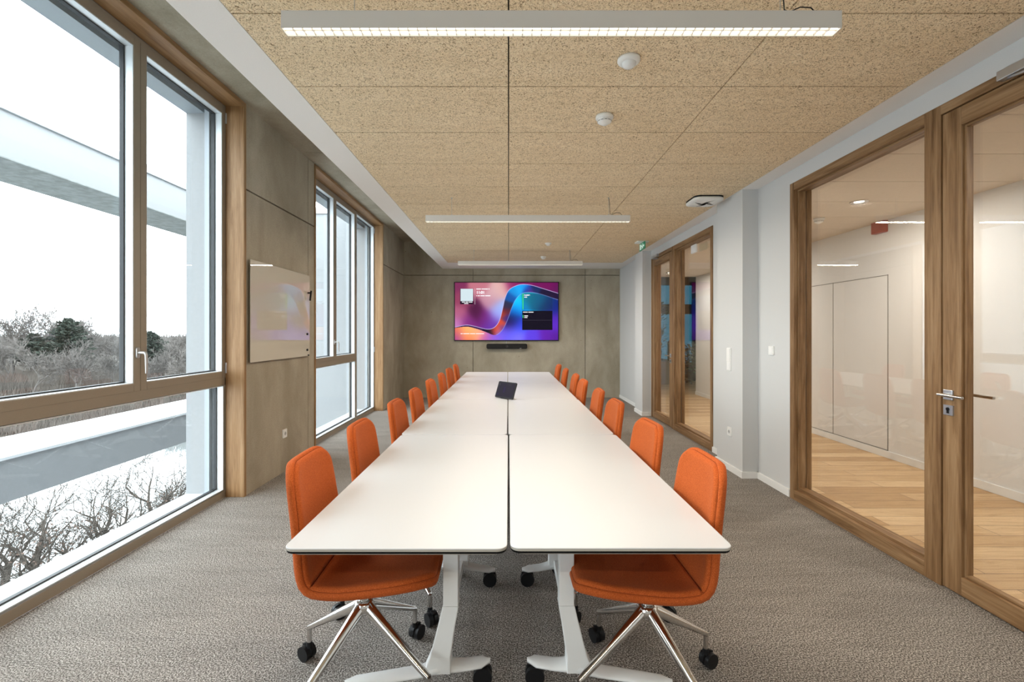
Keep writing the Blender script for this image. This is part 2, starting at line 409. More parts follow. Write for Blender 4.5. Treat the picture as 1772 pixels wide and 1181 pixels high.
def plant(x, y, z, n, h, rr, seed, label):
    random.seed(seed); t = thing('potted_plant', label, 'plant', (x, y, z))
    MB().lathe([(0, 0), (.13, 0), (.17, .28), (.15, .28), (.14, .25), (0, .25)]).build('pot', [M['black']], t)
    mb = MB(); st = MB()
    for i in range(n):
        a = random.random()*2*PI; q = random.random()**.6; hz = .3+h*random.random(); r = rr*q
        c = Vector((r*math.cos(a), r*math.sin(a), hz)); d = Vector((math.cos(a), math.sin(a), random.uniform(-.5, .8))).normalized()
        s_ = d.cross(Vector((0, 0, 1))).normalized()*.045; l = .16
        mb.add([c, c+d*l*.5+s_, c+d*l, c+d*l*.5-s_], [(0, 1, 2, 3)])
        if i % 8 == 0: st.cyl((0, 0, .25), c, .008, .004, 5)
    mb.build('foliage', [M['leaf']], t); st.build('stem', [M['bark']], t)
plant(5.35, 13.6, 0, 420, .75, .5, 3, 'bushy low green plant standing near the far office window')
plant(4.05, 12.9, .62, 260, 1.3, .3, 4, 'tall slender plant on the brown cabinet beyond the far glass door')
t = thing('low_cabinet', 'dark brown low cabinet beyond the far glass door', 'cabinet', (4.12, 12.9, 0))
MB().box(-.42, .42, -.25, .25, 0, .60).build('body', [M['pot']], t); MB().box(-.44, .44, -.27, .27, .60, .62).build('top', [M['pot']], t)
t = thing('office_chair', 'black mesh office chair beyond the far glass pane', 'chair', (4.72, 12.9, 0), .6)
MB().prism(rrect(-.22, .22, -.22, .22, .07), .46, .52).build('seat', [M['black']], t, bevel=.01)
MB().prism(rrect(-.22, .22, .58, 1.18, .08), .20, .24, 'y').build('backrest', [M['black']], t, bevel=.01)
MB().cyl((0, 0, .12), (0, 0, .46), .03).build('column', [M['black']], t)
mb = MB()
for k in range(5):
    a = 2*PI*k/5; mb.cyl((0, 0, .13), (.3*math.cos(a), .3*math.sin(a), .08), .025, .015, 8); mb.cyl((.3*math.cos(a), .3*math.sin(a)-.015, .03), (.3*math.cos(a), .3*math.sin(a)+.015, .03), .03, n=12)
mb.build('base', [M['black']], t)

# ------------------------------------------------------------------ windows on the left
FX = -2.405            # inner face of the aluminium frames
def hframe(mb, y0, y1, z0, z1, w, xf, d, mi=0, wb=None, wt=None):
    wb = w if wb is None else wb; wt = w if wt is None else wt
    mb.box(xf-d, xf, y0, y0+w, z0, z1, mi); mb.box(xf-d, xf, y1-w, y1, z0, z1, mi)
    mb.box(xf-d, xf, y0+w, y1-w, z0, z0+wb, mi); mb.box(xf-d, xf, y0+w, y1-w, z1-wt, z1, mi)
def handle(parent, y, z):
    mb = MB()
    mb.prism(rrect(y-.014, y+.014, z-.035, z+.035, .013), FX, FX+.010, 'x')
    mb.cyl((FX+.01, y, z), (FX+.052, y, z), .009, n=14)
    mb.tube([(FX+.045, y, z), (FX+.056, y, z-.004), (FX+.060, y, z-.02), (FX+.061, y, z-.12), (FX+.060, y, z-.135)], [.009, .0095, .009, .0075, .006], 12)
    h = mb.build('handle', [M['handle_grey']], parent); h['label'] = 'silver lever handle'
def sash(parent, y0, y1, z0, z1, hy=None):
    mb = MB(); hframe(mb, y0, y1, z0, z1, .052, FX, .03)
    s_ = mb.build('sash', [M['alu']], parent, bevel=.002)
    pane(s_, y0+.052, y1-.052, z0+.052, z1-.052)
    if hy: handle(s_, hy, 1.27)
    return s_
def pane(parent, y0, y1, z0, z1):
    mb = MB(); hframe(mb, y0-.001, y1+.001, z0-.001, z1+.001, .006, FX-.004, .055)
    mb.build('glazing_bead', [M['alu_light']], parent)
    mb = MB(); hframe(mb, y0, y1, z0, z1, .014, FX-.056, .028)
    mb.build('gasket', [M['seal']], parent)
    MB().box(FX-.074, FX-.066, y0+.004, y1-.004, z0+.004, z1-.004).build('pane', [M['glass']], parent)
def window(name, Y, cells, post_y, label):
    t = thing(name, label, 'window', (0, 0, 0), kind='structure')
    y0, y1 = Y; ft = 3.325
    a, c, e = cells      # a: sash pair boundaries (y0,ym,y1); c: fixed light (y0,y1)
    mb = MB(); xf = FX-.002
    mb.box(xf-.10, xf, y0, y1, 0, .058); mb.box(xf-.10, xf, y0, y1, ft-.03, ft)
    mb.box(xf-.10, xf, y0, y0+.02, .058, ft-.03); mb.box(xf-.10, xf, y1-.02, y1, .058, ft-.03)
    mb.box(xf-.10, xf, post_y-.03, post_y+.03, .058, ft-.03)
    mb.box(xf-.10, xf, a[0], a[2], .956, 1.022)
    mb.build('frame', [M['alu']], t, bevel=.002)
    sash(t, a[0], a[1], 1.020, ft-.025, None if e else a[1]-.028)
    s2 = sash(t, a[1]+.003, a[2], 1.020, ft-.025)
    if e: handle(s2, a[1]+.03, 1.27)
    pane(t, a[0]+.03, a[2]-.03, .07, .952); pane(t, c[0]+.03, c[1]-.03, .07, ft-.04)
    for yy in ((y1-.012) if not e else (y0+.012),):
        for zz in (1.10, 3.22):
            MB().cyl((FX+.004, yy, zz-.045), (FX+.004, yy, zz+.045), .008).build('hinge', [M['steel']], t)
    # timber lining of the reveal
    mb = MB(); tw = .022
    for ya, yb in ((y0-.001, y0+tw*.0+.012), (y1-.012, y1+.001)):
        mb.box(FX, XL+.004, ya, yb, 0, ZS-.03)
    mb.box(XL-.018, XL+.010, y0-.022, y0+.010, 0, ZS-.002); mb.box(XL-.018, XL+.010, y1-.010, y1+.022, 0, ZS-.002)
    mb.build('timber_jamb', [M['pine_v']], t, bevel=.002)
    mb = MB(); mb.box(FX, XL+.004, y0, y1, ft, ft+.012); mb.box(XL-.018, XL+.010, y0-.0, y1+.0, ft-.002, ZS-.002)
    mb.build('timber_head', [M['pine_h']], t, bevel=.002)
    # outside: facade reveal, guide rails and sill
    mb = MB()
    for yy, s in ((y0, 1), (y1, -1)):
        mb.box(-2.56, -2.52, min(yy, yy+s*.05), max(yy, yy+s*.05), 0, ft)
    mb.build('guide_rail', [M['railgrey']], t)
    mb = MB(); mb.box(-2.74, -2.50, y0, y1, -.03, .03)
    mb.build('outer_sill', [M['facade_top']], t)
    mb = MB(); mb.box(-2.74, -2.58, y0, y1, ft-.06, ft+.1)
    mb.build('outer_blind_box', [M['railgrey']], t)
    return t
window('window_1', W1, ((2.10, 3.058, 3.985), (1.0, 2.05), False), 2.075, 'large aluminium window nearest the camera, view of bare trees')
window('window_2', W2, ((5.46, 6.49, 7.37), (7.40, 8.386), False), 7.385, 'aluminium window beyond the whiteboard, pale wall outside')
window('window_3', W0, ((-2.6, -1.7, -.85), (-.82, .1), False), -.835, 'window beside the camera')
# facade skin outside
b = MB()
b.box(-2.74, XL-.42, YR-.2, W0[0], -10, ZS+.6); b.box(-2.74, XL-.42, W0[1], W1[0], -10, ZS+.6); b.box(-2.74, XL-.42, W1[1], W2[0], -10, ZS+.6); b.box(-2.74, XL-.42, W2[1], YB+3, -10, ZS+.6)
for W in (W0, W1, W2): b.box(-2.74, XL-.42, W[0], W[1], 3.40, ZS+.6); b.box(-2.74, FX-.1, W[0], W[1], -10, -.03)
for W in (W0, W1, W2):
    b.box(FX-.2, XL-.03, W[0], W[1], ZS-.015, ZS)
    for yy, s_ in ((W[0], 1), (W[1], -1)): b.box(-2.74, FX-.075, min(yy, yy+s_*.012), max(yy, yy+s_*.012), -.03, 3.40)
    b.box(-2.60, FX-.10, W[0], W[1], 3.33, ZS-.015)
struct('wall_outside', b, M['facade'])
# white frame structure standing outside, parallel to the facade
FXI, FXO = -5.0, -5.82; YW = 8.7
b = MB()
zt, zb = EYE+5/2.262, EYE+5/2.866
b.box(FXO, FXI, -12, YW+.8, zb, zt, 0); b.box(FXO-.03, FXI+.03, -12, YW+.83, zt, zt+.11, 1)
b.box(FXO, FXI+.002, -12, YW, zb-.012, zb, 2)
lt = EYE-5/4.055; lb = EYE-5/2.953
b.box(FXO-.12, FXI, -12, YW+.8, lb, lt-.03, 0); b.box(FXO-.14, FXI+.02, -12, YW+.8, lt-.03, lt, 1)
b.box(FXO, -2.74, YW, YW+.35, -10, zt, 0); b.box(FXO-.03, -2.74, YW-.03, YW+.38, zt, zt+.11, 1)
struct('facade_frame', b, [M['facade'], M['facade_top'], M['facade_under']])

# ------------------------------------------------------------------ oak glazing on the right
def rframe(mb, y0, y1, z0, z1, w, x0, x1, wb, wt, mi=(0, 1)):
    mb.box(x0, x1, y0, y0+w, z0, z1, mi[0]); mb.box(x0, x1, y1-w, y1, z0, z1, mi[0])
    mb.box(x0, x1, y0+w, y1-w, z0, z0+wb, mi[1]); mb.box(x0, x1, y0+w, y1-w, z1-wt, z1, mi[1])
OAK = [M['oak_v'], M['oak_h']]
def fixed_light(name, y0, y1, label):
    t = thing(name, label, 'window', (0, 0, 0), kind='structure')
    mb = MB(); rframe(mb, y0, y1, 0, DT, .055, XR-.012, XR+.14, .085, .065); mb.build('frame', OAK, t, bevel=.003)
    mb = MB(); rframe(mb, y0+.055, y1-.055, .085, DT-.065, .014, XR+.02, XR+.082, .02, .014); mb.build('glazing_bead', OAK, t, bevel=.002)
    mb = MB(); rframe(mb, y0+.055, y1-.055, .085, DT-.065, .005, XR+.082, XR+.09, .006, .005); mb.build('gasket', [M['seal']]*2, t)
    MB().box(XR+.09, XR+.10, y0+.05, y1-.05, .08, DT-.06).build('pane', [M['pglass']], t)
    return t
def leaf(name, y0, y1, hinge_far, label, hy):
    t = thing(name, label, 'door', (0, 0, 0), kind='structure')
    mb = MB()       # door lining
    mb.box(XR-.012, XR+.14, y0-.05, y0-.002, 0, DT, 0); mb.box(XR-.012, XR+.14, y1+.002, y1+.05, 0, DT, 0)
    mb.box(XR-.012, XR+.14, y0-.002, y1+.002, DT-.055, DT, 1)
    mb.build('door_lining', OAK, t, bevel=.003)
    z1 = DT-.060; mb = MB(); rframe(mb, y0+.003, y1-.003, .006, z1, .105, XR-.006, XR+.062, .10, .10); mb.build('leaf_frame', OAK, t, bevel=.003)
    mb = MB(); rframe(mb, y0+.108, y1-.108, .106, z1-.10, .012, XR+.012, XR+.045, .014, .012); mb.build('glazing_bead', OAK, t, bevel=.002)
    MB().box(XR+.045, XR+.053, y0+.104, y1-.104, .10, z1-.095).build('pane', [M['pglass']], t)
    # fittings
    s = -1 if hinge_far is False else 1
    mb = MB(); mb.box(XR-.016, XR-.006, hy-.027, hy+.027, 1.035, 1.089); ro = mb.build('rosette', [M['steel']], t, bevel=.002)
    mb = MB(); mb.cyl((XR-.012, hy, 1.062), (XR-.052, hy, 1.062), .009); mb.tube([(XR-.050, hy+.022*(-s), 1.062), (XR-.050, hy, 1.062), (XR-.052, hy+s*.12, 1.060)], .0085)
    mb.build('lever_handle', [M['chrome']], t)
    mb = MB(); mb.cyl((XR+.06, hy, 1.062), (XR+.11, hy, 1.062), .009); mb.tube([(XR+.11, hy, 1.062), (XR+.112, hy+s*.12, 1.060)], .0085)
    mb.build('lever_handle', [M['chrome']], t)
    mb = MB(); mb.box(XR-.014, XR-.006, hy-.027, hy+.027, .952, 1.006, 0); mb.cyl((XR-.018, hy, .985), (XR-.013, hy, .985), .009, mi=1); mb.box(XR-.018, XR-.013, hy-.005, hy+.005, .962, .983, 1)
    mb.build('lock_plate', [M['steel'], M['black']], t)
    yc = y1-.22 if hinge_far else 2.115
    mb = MB(); mb.box(XR-.052, XR-.012, yc-.14, yc+.14, DT-.05, DT-.004)
    mb.tube([(XR-.032, yc+.10, DT-.05), (XR-.045, yc+.06, DT-.06), (XR-.04, yc-.16, DT-.085)], .007, 6)
    c_ = mb.build('door_closer', [M['steel']], t, bevel=.003)
    return t
fixed_light('window_5', 2.635, 3.975, 'oak framed glass pane right of the room nearest the camera')
leaf('door_1', 1.62, 2.585, False, 'oak framed glass door nearest the camera', 2.542)
fixed_light('window_6', 5.49, 6.80, 'oak framed glass pane at the far end of the right wall')
leaf('door_2', 6.86, 7.79, True, 'oak framed glass door at the far end of the right wall', 6.905)

# ------------------------------------------------------------------ tables
TL = 1.60; TD = .688; TZ = .74
def make_table(s, label):                  # s=-1 table left of centre gap, local x positive outward times s
    t = thing('conference_table', label, 'table')
    x0, x1 = (-TD/2, TD/2)
    mb = MB()
    def ring(inset, z, r=.032):
        return [Vector((a, b_, z)) for a, b_ in rrect(x0+inset, x1-inset, -TL/2+inset, TL/2-inset, r)]
    mb.loft([ring(.0005, TZ-.003), ring(0, TZ-.0028), ring(0, TZ-.0015), ring(.0012, TZ)], sm=False)
    mb.build('tabletop', [M['laminate']], t)
    mb = MB(); mb.loft([ring(.0030, TZ-.0174), ring(.0022, TZ-.0172), ring(.0006, TZ-.0106), ring(.003, TZ-.0104)], sm=False)
    e = mb.build('edge_core', [M['core']], t); e['label'] = 'black core line of the table edge'
    mb = MB(); mb.loft([ring(.0025, TZ-.0106), ring(.0010, TZ-.0104), ring(.0002, TZ-.003)], sm=False); mb.loft([ring(.016, TZ-.026), ring(.0036, TZ-.0162)], sm=False)
    mb.build('bevelled_underside', [M['edge']], t)
    cx = s*.0; px = -s*.085          # legs stand towards the centre of the whole table
    for k in (-1, 1):
        ly = k*.40
        ang = k*.22*s
        # splayed foot
        yo = lambda x: ly + k*math.tan(.22)*(s*(x-px))
        mb = MB()
        xi = -s*.275; xo = s*.265
        rings = []
        N_ = 17
        for i in range(N_):
            u = i/(N_-1); x = xi+(xo-xi)*u; y = yo(x)
            c_ = 1-abs((x-px)/(.40))
            hw = .028+.012*max(0, c_); zt_ = .100+.035*max(0, 1-abs(x-px)/.10)**2; zb_ = .076
            en = min(u, 1-u)*(xo-xi)*s*1.0
            en = min(1, math.sqrt(max(0.0, 1-(1-min(1, abs(en)/.028))**2))+.12); hw *= en
            rings.append([Vector((x, y+hw*math.cos(q), (zt_+zb_)/2+(zt_-zb_)/2*math.sin(q)*1.0)) for q in [2*PI*j/12 for j in range(12)]])
        mb.loft(rings)
        foot = mb.build('foot', [M['white_metal']], t)
        for x in (xi+s*.03, xo-s*.03):
            y = yo(x); mb = MB()
            for d in (-.014, .014):
                mb.cyl((x, y+d-.010, .0375), (x, y+d+.010, .0375), .0375, n=20)
            mb.cyl((x, y, .06), (x, y, .085), .012, n=10); mb.box(x-.03, x+.03, y-.004, y+.004, .03, .07)
            mb.build('caster', [M['black']], foot)
        # slanted lower casting and upright column
        mb = MB(); cxp = px-s*.040
        A = [(px-.034, ly-.036), (px+.034, ly-.036), (px+.034, ly+.036), (px-.034, ly+.036)]
        mid = (px+cxp)/2
        mb.loft([[Vector((px+s*.012+dx*1.45, ly+dy*1.3, .092)) for dx, dy in ((-.036, -.03), (.036, -.03), (.036, .03), (-.036, .03))],
                 [Vector((px+dx*1.1, ly+dy*1.1, .15)) for dx, dy in ((-.036, -.03), (.036, -.03), (.036, .03), (-.036, .03))],
                 [Vector((mid+dx, ly+dy, .25)) for dx, dy in ((-.034, -.03), (.034, -.03), (.034, .03), (-.034, .03))],
                 [Vector((cxp+dx, ly+dy, .345)) for dx, dy in ((-.031, -.03), (.031, -.03), (.031, .03), (-.031, .03))]], sm=False)
        mb.build('leg_casting', [M['white_metal']], t, bevel=.004)
        mb = MB(); mb.box(cxp-.029, cxp+.029, ly-.030, ly+.030, .345, TZ-.026); mb.box(cxp-.05, cxp+.05, ly-.09, ly+.09, TZ-.032, TZ-.024)
        mb.build('leg_column', [M['white_metal']], t, bevel=.003)
    mb = MB(); mb.box(px-.012, px+.012, -.40, .40, .085, .135)
    mb.build('crossbar', [M['white_metal']], t, bevel=.003)
    mb = MB(); mb.box(px-s*.045+s*.05-.02, px-s*.045+s*.05+.02, -.42, .42, TZ-.065, TZ-.026)
    mb.build('tilt_beam', [M['white_metal']], t, bevel=.003)
    return t
rows = ['first from the camera end', 'second from the camera end', 'third from the camera end', 'farthest one, nearest the wall screen']
Y1 = 1.429
for s, xc, side in ((-1, -.350, 'window side'), (1, .347, 'oak partition side')):
    proto = None
    for k in range(4):
        lab = 'white castor table, %s, %s' % (side, rows[k])
        if proto is None: o = proto = make_table(s, lab)
        else: o = copy_tree(proto); o['label'] = lab
        o['group'] = 'white folding tables forming the long conference table'
        jit = [.002, -.004, -.007, -.010][k]
        o.location = (xc+jit, Y1+TL/2+k*1.607+(0.004 if s > 0 else 0), 0)

# ------------------------------------------------------------------ chairs
def smooth_curve(pts, n):
    out = []
    P = [Vector((p[0], 0, p[1])) for p in pts]; P = [2*P[0]-P[1]]+P+[2*P[-1]-P[-2]]
    m = len(pts)-1
    for i in range(n+1):
        u = i/n*m; k = min(int(u), m-1); f = u-k
        a, b_, c_, d = P[k:k+4]
        out.append(.5*((2*b_)+(-a+c_)*f+(2*a-5*b_+4*c_-d)*f*f+(-a+3*b_-3*c_+d)*f**3))
    return out
PROF = [(-.245, .925), (-.236, .86), (-.224, .78), (-.213, .70), (-.204, .62), (-.197, .55), (-.182, .495), (-.15, .462), (-.10, .450), (-.02, .448), (.08, .456), (.18, .468), (.26, .474), (.305, .468)]
CUR = smooth_curve(PROF, 130)
ARC = [0.0]
for i in range(1, len(CUR)): ARC.append(ARC[-1]+(CUR[i]-CUR[i-1]).length)
TOT = ARC[-1]
BEND = .475
def at_s(s):
    s = max(0, min(TOT, s))
    for i in range(1, len(ARC)):
        if ARC[i] >= s:
            f = (s-ARC[i-1])/(ARC[i]-ARC[i-1]+1e-9); p = CUR[i-1].lerp(CUR[i], f); d = (CUR[i]-CUR[i-1]).normalized(); break
    n = Vector((-d.z*-1, 0, -d.x*-1))   # towards the sitter
    n = Vector((-d.z, 0, d.x))
    return p, n
def half_w(s):
    pts = [(0, .182), (.12, .196), (.3, .208), (.45, .214), (.6, .222), (.8, .222), (TOT, .205)]
    for i in range(len(pts)-1):
        if s <= pts[i+1][0] or i == len(pts)-2:
            f = (s-pts[i][0])/(pts[i+1][0]-pts[i][0]); return pts[i][1]+(pts[i+1][1]-pts[i][1])*f
def pad(s0, s1, ws, r0, r1, off, th, edge, ns=44, nt=20, curl=.026):
    front = []; back = []
    for i in range(ns+1):
        u = i/ns; s = s0+(s1-s0)*(.5-.5*math.cos(PI*u))
        w0 = half_w(s)-ws
        d0 = s-s0; d1 = s1-s
        w = w0
        if r0 and d0 < r0: w = w0-r0+math.sqrt(max(0, r0*r0-(r0-d0)**2))
        if r1 and d1 < r1: w = min(w, w0-r1+math.sqrt(max(0, r1*r1-(r1-d1)**2)))
        p, n = at_s(s); fr_ = []; bk = []
        for j in range(nt+1):
            v = -math.cos(PI*j/nt)
            y = v*w; c_ = curl*abs(y/half_w(s))**2.6
            de = min(w-abs(y), d0, d1)
            e = math.sqrt(max(0, 1-(1-min(1, de/edge))**2))
            q = p+n*(off+c_)+Vector((0, y, 0))
            fr_.append(q+n*(th/2*e+.0006)); bk.append(q-n*(th/2*e+.0006))
        front.append(fr_); back.append(bk)
    mb = MB(); W = nt+1
    vs = [v for r in front for v in r]+[v for r in back for v in r]; o = (ns+1)*W; fs = []
    for i in range(ns):
        for j in range(nt):
            a = i*W+j; fs.append((a, a+1, a+W+1, a+W)); fs.append((o+a, o+a+W, o+a+W+1, o+a+1))
    for i in range(ns):
        for j in (0, nt):
            a = i*W+j; fs.append((a, a+W, o+a+W, o+a))
    for j in range(nt):
        for i in (0, ns):
            a = i*W+j; fs.append((a, a+1, o+a+1, o+a))
    mb.add(vs, fs, 0, True)
    return mb
def make_chair():
    t = thing('swivel_chair', 'x', 'chair')
    pad(0, TOT, 0, .085, .11, 0, .030, .015).build('shell', [M['fabric']], t)
    pad(.010, BEND, .0105, .078, 0, .016, .030, .022).build('backrest_pad', [M['fabric']], t)
    pad(BEND+.002, TOT-.010, .0105, 0, .103, .016, .032, .024).build('seat_pad', [M['fabric']], t)
    pad(.0085, TOT-.0085, .009, .080, .104, .0135, .004, .002).build('piping', [M['seam']], t)
    mb = MB(); mb.cyl((0, 0, .30), (0, 0, .415), .022, n=20); mb.box(-.09, .07, -.05, .05, .412, .430); mb.box(-.13, -.05, -.018, .018, .40, .415)
    mb.build('column', [M['chrome']], t, bevel=.003)
    mb = MB(); mb.lathe([(0, .292), (.030, .292), (.040, .305), (.040, .330), (.030, .345), (0, .347)])
    mb.build('hub', [M['chrome']], t)
    R = .318
    for k in range(4):
        mb = MB(); rings = []
        for i in range(13):
            u = i/12; x = .012+(R-.012)*u; z = .328-.188*u
            w_ = .025-.012*u; h_ = .025-.014*u
            rings.append([Vector((x, a*w_, z+b_*h_)) for a, b_ in ((-1, -.5), (-.7, -1), (.7, -1), (1, -.5), (.75, .6), (.25, 1), (-.25, 1), (-.75, .6))])
        mb.loft(rings); mb.cyl((R-.004, 0, .075), (R-.004, 0, .140), .0105, n=14)
        leg = mb.build('leg', [M['chrome']], t, rot=(0, 0, k*PI/2))
        mb = MB(); cxx = R+.012
        for d in (-.0135, .0135): mb.cyl((cxx, d-.0105, .031), (cxx, d+.0105, .031), .031, n=22)
        mb.prism([(cxx-.036, .030), (cxx-.034, .052), (cxx-.020, .068), (cxx+.004, .070), (cxx+.022, .062), (cxx+.0, .035)], -.0055, .0055, 'y')
        mb.cyl((R-.004, 0, .055), (R-.004, 0, .08), .012, n=12)
        mb.build('caster', [M['black']], leg, bevel=.0015)
    return t
random.seed(11)
order = ['nearest the camera', 'second from the camera', 'third from the camera', 'fourth from the camera', 'fifth from the camera', 'third from the far wall', 'second from the far wall', 'nearest the far wall']
LY = [1.855, 2.50, 3.29, 3.96, 4.74, 5.48, 6.24, 7.02]
RY = [1.825, 2.50, 3.29, 3.94, 4.73, 5.38, 6.20, 7.00]
LBX = [-.572, -.572, -.572, -.572, -.572, -.565, -.572, -.572]
RBX = [.540, .535, .535, .54, .535, .55, .535, .53]
proto = make_chair(); first = True
for side, YS, XS in (('L', LY, LBX), ('R', RY, RBX)):
    for i in range(8):
        o = proto if first else copy_tree(proto); first = False
        o.location = (XS[i], YS[i], 0)
        yaw = random.uniform(-.05, .05) if i else 0.0
        if side == 'L' and i == 0: yaw = .03
        o.rotation_euler = (0, 0, yaw if side == 'L' else PI+yaw)
        o['label'] = 'orange swivel chair on the %s of the table, %s' % ('window side' if side == 'L' else 'oak partition side', order[i])
        o['group'] = 'orange chairs around the conference table'
        rot = {('L', 0): math.radians(152.5), ('L', 1): math.radians(-52), ('R', 0): math.radians(25), ('R', 1): math.radians(-132)}.get((side, i), random.random()*PI)
        rot -= o.rotation_euler.z
        for n_, c_ in enumerate([c for c in o.children if c.name.startswith('leg')]): c_.rotation_euler = (0, 0, rot+n_*PI/2)

# ------------------------------------------------------------------ pendant lamps
LX0, LX1 = -.843, 1.235; LW = .052; LH = .064; LZ = EYE+1.130
def make_pendant(label):
    t = thing('pendant_lamp', label, 'lamp', ((LX0+LX1)/2, 0, LZ))
    L2 = (LX1-LX0)/2; mb = MB(); w = LW/2; th = .0025
    mb.box(-L2, L2, -w, -w+th, 0, LH); mb.box(-L2, L2, w-th, w, 0, LH); mb.box(-L2, L2, -w+th, w-th, LH-.003, LH)
    mb.box(-L2, -L2+th, -w+th, w-th, 0, LH-.003); mb.box(L2-th, L2, -w+th, w-th, 0, LH-.003)
    mb.build('housing', [M['lamp_body']], t)
    mb = MB(); mb.box(-L2+th, L2-th, -w+th, w-th, .010, .014)
    mb.build('diffuser', [M['lamp_glow']], t)
    mb = MB(); n = 58; st = (2*L2-2*th)/n
    for i in range(1, n): x = -L2+th+i*st; mb.box(x-.0011, x+.0011, -w+th, w-th, .002, .010)
    mb.box(-L2+th, L2-th, -.0006, .0006, .004, .010)
    mb.build('louvre', [M['louvre']], t)
    ze = ZC-LZ
    for x in (-.775, .825):
        mb = MB(); mb.cyl((x, 0, LH), (x, 0, ze), .0014, n=6); mb.cyl((x, 0, LH), (x, 0, LH+.012), .005, n=10); mb.cyl((x, 0, ze-.010), (x, 0, ze), .006, n=10)
        mb.build('suspension_wire', [M['steel']], t)
    mb = MB(); mb.tube([(.83, .006, ze), (.835, .004, ze-.06), (.84, .0, LH+.02), (.86, 0, LH+.012), (.90, 0, LH+.03), (.94, 0, LH+.028), (.965, 0, LH+.002)], .0022, 6)
    mb.build('power_cable', [M['black']], t)
    return t
labs = ['long white linear pendant lamp nearest the camera, louvres visible', 'long white linear pendant lamp in the middle of the room', 'long white linear pendant lamp nearest the wall screen']
YSP = [1.733+LW/2, 4.75+LW/2, 7.79+LW/2]
p0 = make_pendant(labs[0])
for i in range(3):
    o = p0 if i == 0 else copy_tree(p0)
    o['label'] = labs[i]; o['group'] = 'linear pendant lamps over the table'; o.location.y = YSP[i]
for y in YSP+[-1.28]:  # last position: unseen lamp without fixture, added behind the camera as fill
    area('pendant_light', ((LX0+LX1)/2, y, LZ-.004), (0, 0, 0), LX1-LX0-.02, LW-.01, LAMP_W, WARM)

# ------------------------------------------------------------------ ceiling devices
def device(name, label, cat, loc, parts, group=None):
    t = thing(name, label, cat, loc, group=group)
    for nm, mb, m in parts: mb.build(nm, m, t)
    return t
def dome(s=1.0):
    return [('base', MB().lathe([(0, 0), (.056*s, 0), (.057*s, -.010*s), (.052*s, -.018*s), (.040*s, -.022*s), (0, -.022*s)]), [M['white_plastic']]),
            ('lens', MB().lathe([(.036*s, -.021*s), (.034*s, -.032*s), (.024*s, -.042*s), (.010*s, -.047*s), (0, -.048*s)]), [M['lens']])]
M['lens'] = mat('frosted_lens', (.78, .79, .79), .25)
def smoke(s=1.0):
    sl = MB()
    for k in range(12):
        a = 2*PI*k/12
        for zz in (-.030, -.038):
            T = Matrix.Rotation(a, 4, 'Z'); sl.box(.0405*s, .0445*s, -.008*s, .008*s, zz*s, (zz+.003)*s, 0, T)
    return [('base', MB().lathe([(0, 0), (.055*s, 0), (.056*s, -.014*s), (.052*s, -.02*s), (0, -.02*s)]), [M['white_plastic']]),
            ('head', MB().lathe([(.046*s, -.02*s), (.044*s, -.04*s), (.034*s, -.046*s), (.018*s, -.056*s), (0, -.057*s)]), [M['white_plastic']]),
            ('vent_slot', sl, [M['black']])]
device('motion_sensor', 'white domed motion sensor on the ceiling nearest the camera', 'sensor', (.605, 2.355, ZC), dome())
device('smoke_detector', 'white slotted smoke detector on the ceiling behind the first pendant lamp', 'smoke detector', (.61, 2.976, ZC), smoke())
device('motion_sensor', 'small white sensor on the ceiling between second and third pendant lamps', 'sensor', (.61, 7.2, ZC), dome(.9))
device('smoke_detector', 'white smoke detector on the ceiling beyond the last pendant lamp', 'smoke detector', (.63, 8.46, ZC), smoke(.9))
T = Matrix.Rotation(.15, 4, 'Z')
t = thing('wireless_access_point', 'white rounded square wireless access point on the ceiling by the pillar', 'access point', (2.02, 4.83, ZC))
MB().prism(rrect(-.15, .15, -.15, .15, .06), -.012, 0).build('mount', [M['black']], t)
MB().loft([[Vector((a, b_, z)) for a, b_ in rrect(-q, q, -q, q, .07)] for q, z in ((.145, -.012), (.155, -.02), (.152, -.038), (.125, -.048), (.05, -.05))], sm=True).build('cover', [M['white_plastic']], t)
t = thing('exit_sign', 'small green hanging exit sign at the ceiling above the far door', 'sign', (2.03, 7.1, ZC))
MB().prism(rrect(-.10, .08, -.09, .09, .02), -.014, 0).build('mount', [M['white_plastic']], t)
MB().box(-.006, .006, -.14, .14, -.125, -.014).build('panel', [M['green']], t)
mb = MB()      # running man, arrow and door on the face towards the table
mb.box(-.0085, -.0065, .06, .10, -.110, -.030); mb.box(-.0085, -.0065, -.03, -.01, -.045, -.032)
mb.prism([(-.03, -.055), (.015, -.05), (.03, -.075), (.02, -.08), (0, -.065), (-.005, -.085), (.015, -.105), (.005, -.11), (-.02, -.088), (-.04, -.105), (-.048, -.10), (-.028, -.075)], -.0085, -.0065, 'x')
mb.prism([(-.12, -.07), (-.09, -.045), (-.09, -.06), (-.065, -.06), (-.065, -.08), (-.09, -.08), (-.09, -.095)], -.0085, -.0065, 'x')
mb.build('pictogram', [M['green_w']], t)

